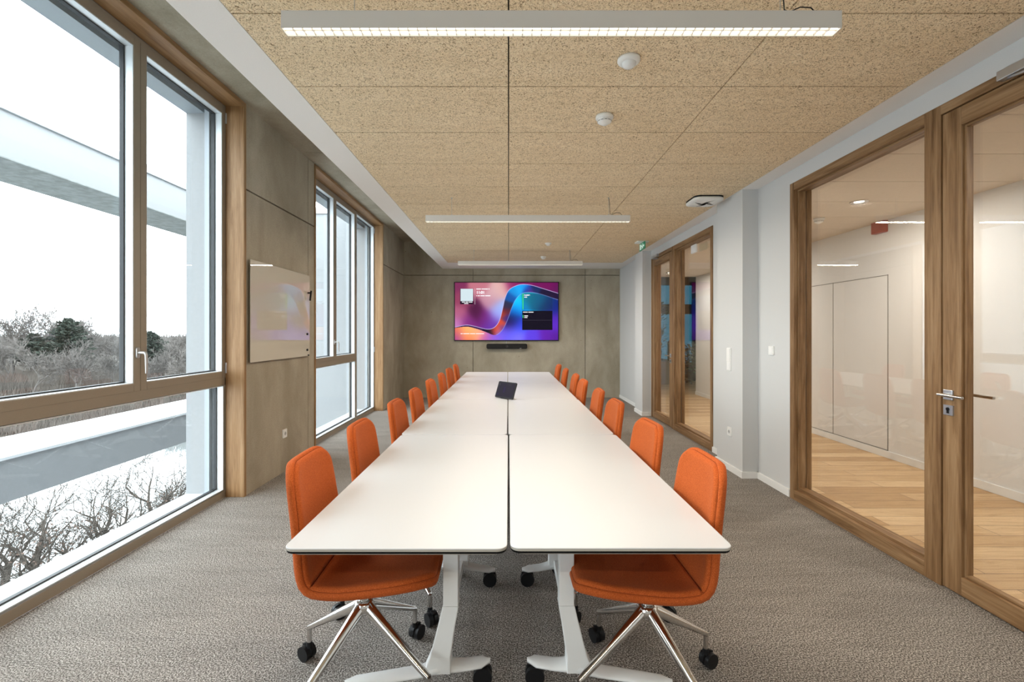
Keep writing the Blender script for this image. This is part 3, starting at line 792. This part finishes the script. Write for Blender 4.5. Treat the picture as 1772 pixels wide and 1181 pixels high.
# ------------------------------------------------------------------ wall screen
SY = YB-.06
sx0, sx1, sz0, sz1 = -1.167, 1.080, 1.222, 2.487
t = thing('wall_screen', 'large wall-mounted display showing a purple and blue ribbon', 'screen', (0, YB, 0))
MB().box(sx0, sx1, SY-YB, -.012, sz0, sz1).build('housing', [M['black']], t, bevel=.003)
MB().box(-.5, .4, -.012, 0, 1.5, 2.2).build('wall_bracket', [M['black']], t)
UP = [(0, .777), (.111, .739), (.198, .764), (.298, .809), (.356, .803), (.399, .752), (.435, .643), (.464, .439), (.485, .274), (.521, .134), (.579, .064), (.65, .029), (.744, .045), (.851, .102), (1, .185)]
LO = [(0, .790), (.111, .768), (.198, .80), (.298, .86), (.356, .904), (.392, .913), (.427, .885), (.471, .796), (.514, .631), (.55, .44), (.586, .30), (.636, .204), (.686, .172), (.758, .172), (.851, .21), (.945, .267), (1, .297)]
def srgb(c): return tuple((x/255/12.92 if x/255 < .04 else ((x/255+.055)/1.055)**2.4) for x in c)
BG_A = [((0, 0), (120, 45, 85)), ((.25, .05), (185, 110, 125)), ((.45, .08), (215, 170, 165)), ((.38, .2), (205, 165, 170)), ((.08, .3), (140, 60, 90)), ((.2, .5), (75, 20, 60)), ((.05, .55), (170, 90, 120)), ((.12, .68), (120, 40, 120)), ((.35, .35), (185, 130, 150)), ((.3, .6), (110, 30, 110)), ((.4, .55), (150, 150, 230)), ((.43, .45), (150, 180, 240)), ((.36, .7), (100, 50, 160)), ((.02, .72), (190, 120, 180)), ((.6, .0), (120, 25, 90)), ((.9, .03), (110, 15, 85)), ((1, .12), (90, 15, 80)), ((.55, .02), (150, 50, 100))]
BG_B = [((.1, .85), (255, 190, 110)), ((.22, .88), (255, 170, 120)), ((.12, .97), (240, 120, 80)), ((.02, .95), (150, 60, 150)), ((.3, .97), (190, 90, 160)), ((.38, .98), (130, 90, 220)), ((.02, .84), (230, 110, 70)), ((.6, .32), (0, 210, 250)), ((.62, .42), (0, 170, 250)), ((.58, .5), (10, 90, 190)), ((.56, .65), (15, 30, 90)), ((.52, .72), (40, 10, 60)), ((.62, .75), (50, 70, 230)), ((.55, .85), (90, 90, 245)), ((.6, .93), (120, 110, 250)), ((.75, .95), (90, 60, 215)), ((.9, .93), (95, 30, 165)), ((.98, .95), (80, 20, 140)), ((.97, .6), (80, 35, 170)), ((.97, .45), (10, 30, 120)), ((.8, .3), (10, 110, 150)), ((.7, .25), (10, 140, 160)), ((.9, .4), (15, 60, 110)), ((.48, .87), (110, 90, 230)), ((.97, .75), (90, 40, 190))]
RB = [((0, .78), (40, 20, 70)), ((.2, .78), (60, 30, 80)), ((.34, .86), (20, 12, 40)), ((.38, .84), (180, 60, 50)), ((.42, .83), (235, 85, 40)), ((.45, .72), (215, 75, 40)), ((.46, .55), (180, 60, 35)), ((.49, .5), (90, 30, 50)), ((.50, .4), (40, 40, 70)), ((.53, .25), (10, 80, 160)), ((.57, .15), (20, 140, 215)), ((.62, .1), (20, 165, 235)), ((.66, .06), (30, 150, 230)), ((.7, .12), (10, 80, 180)), ((.78, .1), (20, 40, 90)), ((.88, .17), (25, 15, 50)), ((.97, .24), (30, 15, 50)), ((.5, .62), (60, 40, 120)), ((.46, .79), (90, 60, 160)), ((.72, .155), (90, 30, 110)), ((.43, .88), (110, 100, 220))]
def idw(L_, u, v, sg=.085):
    s = [0, 0, 0]; w_ = 0
    for (a, b_), c_ in L_:
        d = ((u-a)*1.78)**2+(v-b_)**2; k = math.exp(-d/(2*sg*sg))+1e-9/(d+.01); w_ += k
        for i in range(3): s[i] += c_[i]*k
    return [x/w_ for x in s]
def seg_d(poly, u, v):
    best = 9
    for i in range(len(poly)-1):
        ax, ay = poly[i][0]*1.78, poly[i][1]; bx, by = poly[i+1][0]*1.78, poly[i+1][1]
        dx, dy = bx-ax, by-ay; q = max(0, min(1, ((u*1.78-ax)*dx+(v-ay)*dy)/(dx*dx+dy*dy)))
        best = min(best, math.hypot(u*1.78-ax-q*dx, v-ay-q*dy))
    return best
def smoothpoly(P):
    c_ = smooth_curve([(p[0], p[1]) for p in P], 90); return [(q.x, q.z) for q in c_]
UPs, LOs = smoothpoly(UP), smoothpoly(LO)
RIB = UPs+LOs[::-1]
def inside(P, x, y):
    r = False; j = len(P)-1
    for i in range(len(P)):
        if (P[i][1] > y) != (P[j][1] > y) and x < (P[j][0]-P[i][0])*(y-P[i][1])/(P[j][1]-P[i][1])+P[i][0]: r = not r
        j = i
    return r
ABOVE = [(-.1, -.1), (-.1, UPs[0][1])]+UPs+[(1.1, UPs[-1][1]), (1.1, -.1)]
def screen_col(u, v):
    if inside(RIB, u, v): c_ = idw(RB, u, v, .045)
    elif inside(ABOVE, u, v): c_ = idw(BG_A, u, v)
    else: c_ = idw(BG_B, u, v)
    if inside(RIB, u, v) or True:
        d = seg_d(UPs, u, v); k = max(0, 1-d/.008)
        c_ = [x*(1-k)+y*k for x, y in zip(c_, (200, 190, 235))]
        if u > .40:
            d = seg_d(LOs, u, v); k = max(0, 1-d/.007)*.8; c_ = [x*(1-k)+y*k for x, y in zip(c_, (150, 170, 240))]
    if .648 < u < .945 and .19 < v < .475 and not inside(RIB, u, v): c_ = [x*.72+y*.28 for x, y in zip(c_, (10, 30, 60))]
    return srgb(c_)
NU, NV = 320, 180
me_v = []; me_f = []; cols = []
gx0, gx1, gz0, gz1 = sx0+.018, sx1-.018, sz0+.020, sz1-.016
for j in range(NV+1):
    for i in range(NU+1):
        me_v.append((gx0+(gx1-gx0)*i/NU, 0, gz1-(gz1-gz0)*j/NV)); cols.append(screen_col(i/NU, j/NV))
for j in range(NV):
    for i in range(NU): a = j*(NU+1)+i; me_f.append((a, a+NU+1, a+NU+2, a+1))
me = bpy.data.meshes.new('display'); me.from_pydata(me_v, [], me_f)
ca = me.color_attributes.new('picture', 'FLOAT_COLOR', 'POINT')
ca.data.foreach_set('color', [x for c_ in cols for x in (*c_, 1.0)])
m = bpy.data.materials.new('screen_picture'); m.use_nodes = True; N, L = nodes(m)
at = N.new('ShaderNodeAttribute'); at.attribute_name = 'picture'
bs = N['Principled BSDF']; bs.inputs['Base Color'].default_value = (.01, .01, .01, 1); bs.inputs['Roughness'].default_value = .25
L.new(at.outputs['Color'], bs.inputs['Emission Color']); bs.inputs['Emission Strength'].default_value = .60; bs.inputs['Specular IOR Level'].default_value = .05
me.materials.append(m)
o = bpy.data.objects.new('display', me); C.objects.link(o); o.parent = t; o.location = (0, SY-YB-.001, 0)
def emi(name, c_, s=1.0): return mat(name, (.01, .01, .01), .4, emit=srgb(c_), es=s*.56, spec=0.0)
M['s_white'] = emi('screen_white', (245, 245, 250), 1.1); M['s_dark'] = emi('screen_navy', (14, 8, 28)); M['s_green'] = emi('screen_green', (60, 215, 120)); M['s_plum'] = emi('screen_plum', (32, 12, 35)); M['s_grey'] = emi('screen_grey', (60, 55, 70)); M['s_card'] = emi('screen_card', (205, 222, 228))
def uv(u, v): return (gx0+(gx1-gx0)*u, gz1-(gz1-gz0)*v)
def srect(mb, u0, v0, u1, v1, lay, mi=0):
    a = uv(u0, v0); b_ = uv(u1, v1); y = SY-YB-.0015-lay*.0008
    mb.box(a[0], b_[0], y-.0006, y, b_[1], a[1], mi)
mb = MB(); srect(mb, .05, .105, .178, .375, 0); mb.build('info_card', [M['s_plum']], t)
mb = MB(); srect(mb, .055, .107, .176, .322, 1); mb.build('card_field', [M['s_card']], t)
mb = MB(); srect(mb, .652, .49, .945, .825, 0, 0); srect(mb, .655, .652, .935, .657, 1, 1); mb.build('schedule_panel', [M['s_dark'], M['s_grey']], t)
mb = MB(); srect(mb, .655, .19, .664, .465, 1); srect(mb, .657, .565, .663, .615, 1); mb.build('status_bar', [M['s_green']], t)
mb = MB()       # tiny illegible lines as strokes of word length
for (u, v, hgt, ws) in ((.068, .333, .012, (.03, .025, .035)), (.09, .358, .012, (.04,)), (.208, .104, .014, (.045, .06, .01)), (.208, .222, .013, (.008, .02, .04, .05)), (.672, .245, .013, (.028,)), (.660, .508, .012, (.045, .05)), (.672, .573, .014, (.036,)), (.672, .602, .012, (.03,)), (.055, .885, .010, (.02, .06, .05, .08))):
    mb = MB()
    for w_ in ws: srect(mb, u, v, u+w_, v+hgt, 2); u += w_+.006
    mb.build('caption_line', [M['s_white']], t)
mb = MB(); srect(mb, .193, .10, .1945, .38, 2)
mb.build('divider_line', [M['s_white']], t)
def text(name, s, x, z, y, size, m, parent, bold=.0):
    cu = bpy.data.curves.new(name, 'FONT'); cu.body = s; cu.size = size; cu.extrude = .0004; cu.offset = bold
    ob = bpy.data.objects.new(name, cu); C.objects.link(ob); bpy.context.view_layer.update()
    me_ = bpy.data.meshes.new_from_object(ob.evaluated_get(bpy.context.evaluated_depsgraph_get()))
    bpy.data.objects.remove(ob); me_.materials.clear(); me_.materials.append(m)
    o_ = bpy.data.objects.new(name, me_); C.objects.link(o_); o_.parent = parent; o_.location = (x, y, z); o_.rotation_euler = (PI/2, 0, 0)
    return o_
a = uv(.207, .193); text('clock_digits', '11:01', a[0], a[1], SY-YB-.005, .082, M['s_white'], t, .003)
a = uv(.670, .226); text('status_text', 'Available', a[0], a[1], SY-YB-.005, .036, M['s_white'], t, .0015)
t = thing('video_bar', 'slim black video conference bar on the wall below the screen', 'video bar', (-.035, YB, 1.108))
MB().prism(rrect(-.435, .435, -.056, .056, .035, 8), -.11, -.02, 'y').build('body', [M['black']], t, bevel=.006)
MB().box(-.2, .2, -.02, 0, -.04, .04).build('bracket', [M['black']], t)
MB().cyl((0, -.112, 0), (0, -.108, 0), .028, n=24).build('lens', [M['black_gloss']], t)
MB().box(.27, .31, -.1125, -.1095, -.047, -.040).build('badge', [M['steel']], t)
MB().cyl((-.01, -.02, .05), (-.01, -.02, .118), .003, n=6).build('cable', [M['steel']], t)

# ------------------------------------------------------------------ tablet controller on the table
TY = TZ
ang = math.atan2(-.20, .185)
t = thing('touch_controller', 'black tilted tablet controller standing on the white tables', 'tablet', (-.045, 4.66, TZ), ang)
tilt = -math.radians(21)
Rm = Matrix.Rotation(tilt, 4, 'X')
mb = MB(); mb.prism(rrect(-.132, .132, .004, .172, .012), -.010, 0, 'y', T=Rm); mb.build('body', [M['black']], t, bevel=.002)
M['tscreen'] = mat('tablet_screen', (.012, .012, .018), .12, spec=.3, emit=(.03, .025, .05), es=.25)
mb = MB(); mb.prism(rrect(-.120, .120, .018, .160, .002), -.0108, -.0098, 'y', T=Rm); mb.build('screen', [M['tscreen']], t)
M['tgrey'] = emi('tablet_grey', (95, 95, 100), .5); M['tviolet'] = emi('tablet_violet', (60, 50, 95), .6)
for a_ in ((-.112, -.094, .132, .150, 'tgrey'), (.02, .06, .142, .146, 'tgrey'), (-.03, -.01, .06, .12, 'tviolet'), (-.11, -.09, .03, .05, 'tviolet')):
    MB().box(a_[0], a_[1], -.0113, -.0108, a_[2], a_[3], 0, Rm).build('screen_icon', [M[a_[4]]], t)
mb = MB(); mb.prism([(.004, 0), (.055, 0), (.06, .008), (.045, .10), (.038, .105)], -.06, .02, 'x'); mb.build('stand', [M['black']], t, bevel=.003)
mb = MB(); mb.tube([(.08, .05, .012), (.10, .055, .010), (.115, .04, .006), (.12, .02, .004), (.11, .06, .004), (.05, .10, .004)], .003, 8); mb.build('cable', [M['white_plastic']], t)

# ------------------------------------------------------------------ whiteboard and its magnets
t = thing('glass_whiteboard', 'frameless glass writing board on the concrete pier between the windows', 'whiteboard', (XL, 4.64, 1.588))
MB().prism(rrect(-.60, .60, -.447, .447, .006), .024, .030, 'x').build('glass_sheet', [M['board']], t)
MB().box(0, .024, -.55, .55, -.40, .40).build('backing', [M['white_metal']], t)
bx = XL+.030
t = thing('marker_holder', 'black pen clipped near the top right of the glass board', 'marker', (bx, 5.19, 1.81))
MB().cyl((.026, 0, -.055), (.034, .012, .055), .010, n=14).build('pen', [M['black']], t)
MB().box(0, .03, -.008, .008, .022, .038).build('clip', [M['black']], t)
for z, w_, lab in ((1.384, .012, 'small black magnet in the middle of the board edge'), (1.210, .012, 'small black magnet low on the board edge'), (1.150, .008, 'tiny black magnet at the bottom corner of the board')):
    o = MB().cyl((0, 0, 0), (.012, 0, 0), w_, n=16).build('magnet', [M['black']], None, (bx, 5.17 if w_ > .01 else 5.20, z)); tag(o, lab, 'magnet', 'black magnets on the glass board')

# ------------------------------------------------------------------ switches and sockets
def socket_parts(t, d, mb_s=1):
    MB().prism(rrect(-.042, .042, -.042, .042, .004), 0, .009*d, 'x').build('plate', [M['white_plastic']], t, bevel=.001)
    MB().prism(rrect(-.028, .028, -.028, .028, .006), .009*d, .011*d, 'x').build('insert', [M['baseboard']], t)
    MB().cyl((.0112*d, 0, 0), (.0125*d, 0, 0), .019, n=24).build('recess', [M['socket_grey']], t)
    mb = MB()
    for y in (-.0095, .0095): mb.cyl((.0126*d, y, 0), (.0132*d, y, 0), .003, n=8)
    mb.build('hole', [M['black']], t)
M['socket_grey'] = mat('socket_recess', (.45, .45, .44), .5)
t = thing('power_socket', 'white power socket on the concrete pier below the glass board', 'power socket', (XL, 4.71, .385)); socket_parts(t, 1)
t = thing('power_socket', 'white power socket low on the white pillar', 'power socket', (PX, 4.755, .395)); socket_parts(t, -1)
t = thing('light_switch', 'white tall double light switch on the white pillar', 'light switch', (PX, 4.765, 1.13))
MB().prism(rrect(-.042, .042, -.115, .115, .004), -.010, 0, 'x').build('plate', [M['white_plastic']], t, bevel=.001)
MB().box(-.017, -.010, -.033, .033, -.022, .108).build('room_display', [M['white_plastic']], t, bevel=.002)
MB().box(-.015, -.010, -.030, .030, -.105, -.035).build('rocker', [M['baseboard']], t, bevel=.002)
t = thing('wall_button', 'small square white push button beside the oak partition', 'wall button', (XR, 4.262, 1.237))
MB().prism(rrect(-.040, .040, -.040, .040, .005), -.012, 0, 'x').build('plate', [M['white_plastic']], t, bevel=.001)
MB().prism(rrect(-.027, .027, -.027, .027, .004), -.016, -.012, 'x').build('button', [M['baseboard']], t, bevel=.001)
t = thing('glass_sensor_plate', 'small white square sensor fixed high on the far glass pane', 'sensor', (XR+.09, 6.26, 2.52))
MB().prism(rrect(-.085, .085, -.055, .055, .006), -.018, 0, 'x').build('plate', [M['white_plastic']], t, bevel=.002)
MB().prism(rrect(-.05, .05, -.032, .032, .006), -.021, -.018, 'x').build('window', [M['baseboard']], t)
# corridor devices
t = thing('fire_alarm_sounder', 'dark red square alarm sounder high on the corridor wall', 'alarm', (KX, 5.32, 2.60))
MB().prism(rrect(-.09, .09, -.07, .07, .012), -.05, 0, 'x').build('body', [M['red']], t, bevel=.006)
MB().prism(rrect(-.055, .055, -.04, .04, .01), -.058, -.05, 'x').build('grille', [M['red']], t, bevel=.003)
device('smoke_detector', 'white smoke detector on the corridor ceiling seen through the glass', 'smoke detector', (3.42, 5.16, KZ), smoke(1.0))
def downlight(x, y, lab):
    t = thing('recessed_downlight', lab, 'downlight', (x, y, KZ), group='corridor downlights')
    MB().lathe([(.04, -.001), (.075, -.001), (.078, -.006), (.07, -.010), (.045, -.004)]).build('rim', [M['chrome']], t)
    MB().lathe([(0, -.001), (.042, -.001), (.042, -.003), (0, -.003)]).build('lamp_disc', [M['lamp_disc']], t)
    area('downlight_light', (x, y, KZ-.03), (0, 0, 0), .14, .14, DOWN_W, (1, .93, .83))
M['lamp_disc'] = mat('downlight_disc', (1, 1, 1), .4, emit=(1, .9, .75), es=3.0)
for y, lab in ((1.5, 'x1'), (4.5, 'round chromed downlight in the corridor ceiling seen through the near pane'), (7.5, 'x2'), (9.8, 'x3')):
    if lab.startswith('x'): lab = 'round chromed corridor downlight, %s' % {'x1': 'beyond the near door', 'x2': 'beyond the far pane', 'x3': 'at the far end of the corridor'}[lab]
    downlight(3.37, y, lab)

# ------------------------------------------------------------------ outdoors: lake, shore, trees
GZ = -9.0
b = MB(); b.box(-260, -2.8, -60, 46, GZ-.2, GZ); o = struct('lake', b, M['water'])
b = MB()
random.seed(5)
b.box(-700, 60, 45, 700, GZ-.3, GZ+.25)
struct('ground', b, M['shore'])
def grow(seed, height, levels=5, spread=.55, r0=.22, kids=3, droop=0.0, trunk=.3):
    random.seed(seed); seg = []
    def rec(p, d, l, r, lv):
        n = 3 if lv < 3 else 2
        for i in range(n):
            d = (d+Vector((random.uniform(-1, 1), random.uniform(-1, 1), random.uniform(-.5, .7)))*.22+Vector((0, 0, .04-droop*lv*.05))).normalized()
            q = p+d*(l/n); r2 = r*(.88 if n == 3 else .82); seg.append((p, q, r, r2)); p = q; r = r2
            if lv < levels and (i > 0 or lv > 0):
                for k in range(1 if i < n-1 else kids):
                    a = random.uniform(0, 2*PI); o_ = d.orthogonal().normalized(); o_ = (Matrix.Rotation(a, 3, d) @ o_)
                    nd = (d*(1-spread*.75)+o_*spread*random.uniform(.8, 1.3)+Vector((0, 0, .12))).normalized()
                    rec(p, nd, l*random.uniform(.55, .82), r*random.uniform(.5, .72), lv+1)
    rec(Vector((0, 0, 0)), Vector((0, 0, 1)), height*trunk, r0, 0)
    return seg
def fit(seg, h):
    top = max(q.z for p, q, a, b_ in seg); k = h/top
    return [(p*k, q*k, a, b_) for p, q, a, b_ in seg]
def tubes(seg, minr=.006):
    mb = MB()
    for p, q, a, b_ in seg:
        n = 6 if a > .06 else (4 if a > .03 else 3)
        mb.cyl(p, q, max(a, minr), max(b_, minr), n, caps=False, sm=False)
    return mb
def tree_mesh(name, seed, h, minr, m, **k):
    return tubes(fit(grow(seed, h, **k), h), minr).mesh(name, [m])
near = [
    (150, 15, 21, 5.7, 'large spreading bare oak with withered leaves at the water edge', .34),
    (205, 19, 33, 5.4, 'slim straight bare tree standing right of the large oak', .12),
    (262, 23, 8, 5.2, 'crooked bare tree in front of the bright water', .11),
    (316, 20, 52, 5.8, 'thick dark bare tree beside the window reveal', .27),
    (10, 17, 14, 5.2, 'low bare tree at the left edge of the window', .16)]
for px, Y, seed, h, lab, r0 in near:
    X = (px-880)*Y/810
    t = thing('bare_tree', lab, 'tree', (X, Y, GZ), group='bare trees by the water')
    seg = fit(grow(seed, h, levels=5, spread=.62, r0=r0, kids=2 if r0 < .13 else 3, trunk=.42 if 'large' in lab else .75), h)
    tubes(seg, .007).build('branches', [M['bark_near']], t)
    if 'leaves' in lab:
        mb = MB(); random.seed(2)
        tips = [s_ for s_ in seg if s_[2] < .025 and s_[1].z < 4.6]
        for s_ in random.sample(tips, min(600, len(tips))):
            p = s_[1]; d = Vector((random.uniform(-1, 1), random.uniform(-1, 1), random.uniform(-1, 1))).normalized()*.05; e = d.orthogonal().normalized()*.03
            mb.add([p, p+d+e, p+d*2, p+d-e], [(0, 1, 2, 3)])
        lf = mb.build('foliage', [M['leafdead']], t); lf['kind'] = 'stuff'
far_meshes = [tree_mesh('far_bare_tree', 100+i, 12.0, .026, M['bark_far'], levels=5, spread=.50, r0=.22, kids=3, trunk=.27) for i in range(5)]
random.seed(77); i = 0
for Y in (68, 78, 90, 104, 120, 138):
    n_ = int(1.15*Y/8.4)
    for k in range(n_):
        ratio = -1.5+1.15*(k+.5+random.uniform(-.25, .25)+(.5 if i % 2 else 0))/n_
        o = bpy.data.objects.new('bare_tree', far_meshes[i % 5]); C.objects.link(o); i += 1
        y_ = Y+random.uniform(-3, 3)
        o.location = (ratio*y_, y_, GZ+.2); o.rotation_euler = (0, 0, random.random()*6.28)
        s = random.uniform(.78, 1.0)*(.82 if Y < 80 else 1.0)
        o.scale = (s*.95, s*.95, s)
        tag(o, 'grey leafless tree in the wood on the far shore', 'tree', 'leafless trees on the far shore')
for px, Y, h in ((22, 90, 15.8), (78, 96, 16.6), (140, 94, 15.2), (105, 100, 15.5)):
    o = bpy.data.objects.new('bare_tree', far_meshes[px % 5]); C.objects.link(o)
    o.location = ((px-880)*Y/810, Y, GZ+.2); o.rotation_euler = (0, 0, px); o.scale = (h/12*.9, h/12*.9, h/12)
    tag(o, 'tall leafless tree standing above the wood at the left of the window', 'tree', 'tall bare trees above the wood')
random.seed(4); mb = MB()
for i in range(14000):      # low wooded ridge on the horizon
    Y = random.uniform(200, 330); X = Y*random.uniform(-1.5, -.35); h = random.uniform(6, 10.5)+1.3*math.sin(X*.05)
    p = Vector((X, Y, GZ+.2)); d = Vector((random.uniform(-1.2, 1.2), 0, h))
    mb.add([p-Vector((.35, 0, 0)), p+Vector((.35, 0, 0)), p+d], [(0, 1, 2)])
o = mb.build('distant_wood', [M['bark_far']]); tag(o, 'low bluish wooded ridge along the horizon', 'wood', kind='stuff')
def conifer(px, Y, h, lab, seed):
    random.seed(seed); t = thing('pine_tree', lab, 'tree', ((px-880)*Y/810, Y, GZ))
    MB().cyl((0, 0, 0), (0, 0, h), .25, .05, 8).build('trunk', [M['bark']], t)
    mb = MB()
    for k in range(26):
        z = h*(.42+.57*k/26); R_ = h*.30*(1-(k/26)**2.2)*(.75+.35*((k*7) % 3)/2)+.4
        for j in range(9):
            a = random.random()*6.28; R2 = R_*random.uniform(.55, 1.1)
            for q in range(30):
                u = random.random()**.6; c_ = Vector((math.cos(a)*R2*u, math.sin(a)*R2*u, z+u*.5+random.uniform(-.12, .12)))
                d = Vector((random.uniform(-1, 1), random.uniform(-1, 1), random.uniform(-.3, .6)))*.38; e = d.orthogonal().normalized()*.09
                mb.add([c_-d+e*0, c_+e, c_+d, c_-e], [(0, 1, 2, 3)])
    mb.build('foliage', [M['needle']], t)
conifer(118, 78, 12.6, 'dark spreading pine rising above the bare wood', 1)
conifer(262, 84, 10.4, 'slender dark pine beside the window mullion', 2)
conifer(60, 90, 10.0, 'low dark evergreen left of the spreading pine', 3)
# tangled undergrowth on the far shore
random.seed(9); mb = MB()
for i in range(60000):
    Y = 46+64*random.random()**1.3; X = Y*random.uniform(-1.45, -.40)
    k = 1+.8*random.random(); h = random.uniform(.5, 1.0)*(4.2 if Y > 72 else 1.5); w_ = .016+.0009*Y*.5
    p = Vector((X, Y, GZ+.2)); d = Vector((random.uniform(-.5, .5), random.uniform(-.5, .5), 1)).normalized()*h
    mb.add([p-Vector((w_, 0, 0)), p+Vector((w_, 0, 0)), p+d], [(0, 1, 2)])
o = mb.build('undergrowth', [M['scrub']]); tag(o, 'grey tangled undergrowth covering the far shore', 'undergrowth', kind='stuff')

# labels of the setting and the grounds
for nm, lab, cat in (('wall_corridor_rear', 'pale end wall of the corridor behind the camera', 'wall'), ('baseboard_corridor', 'low white baseboard along the corridor wall', 'baseboard'),
        ('trim_2', 'thin shadow joints around the flush cupboard doors', 'joint'), ('wall_office', 'dark window wall at the far end of the corridor', 'wall'), ('window_4', 'blue tinted window glass at the far end of the corridor', 'window'),
        ('wall_office_side', 'pale side walls of the office beyond the far glass door', 'wall'), ('floor_office', 'oak floor of the office beyond the back wall', 'floor'),
        ('wall_outside', 'white rendered facade around the windows outside', 'wall'), ('facade_frame', 'large white open frame structure standing outside the windows', 'facade'),
        ('lake', 'bright still water below the windows', 'water'), ('ground', 'grey-brown winter ground of the far shore', 'ground')):
    o = bpy.data.objects[nm]; o['label'] = lab; o['category'] = cat
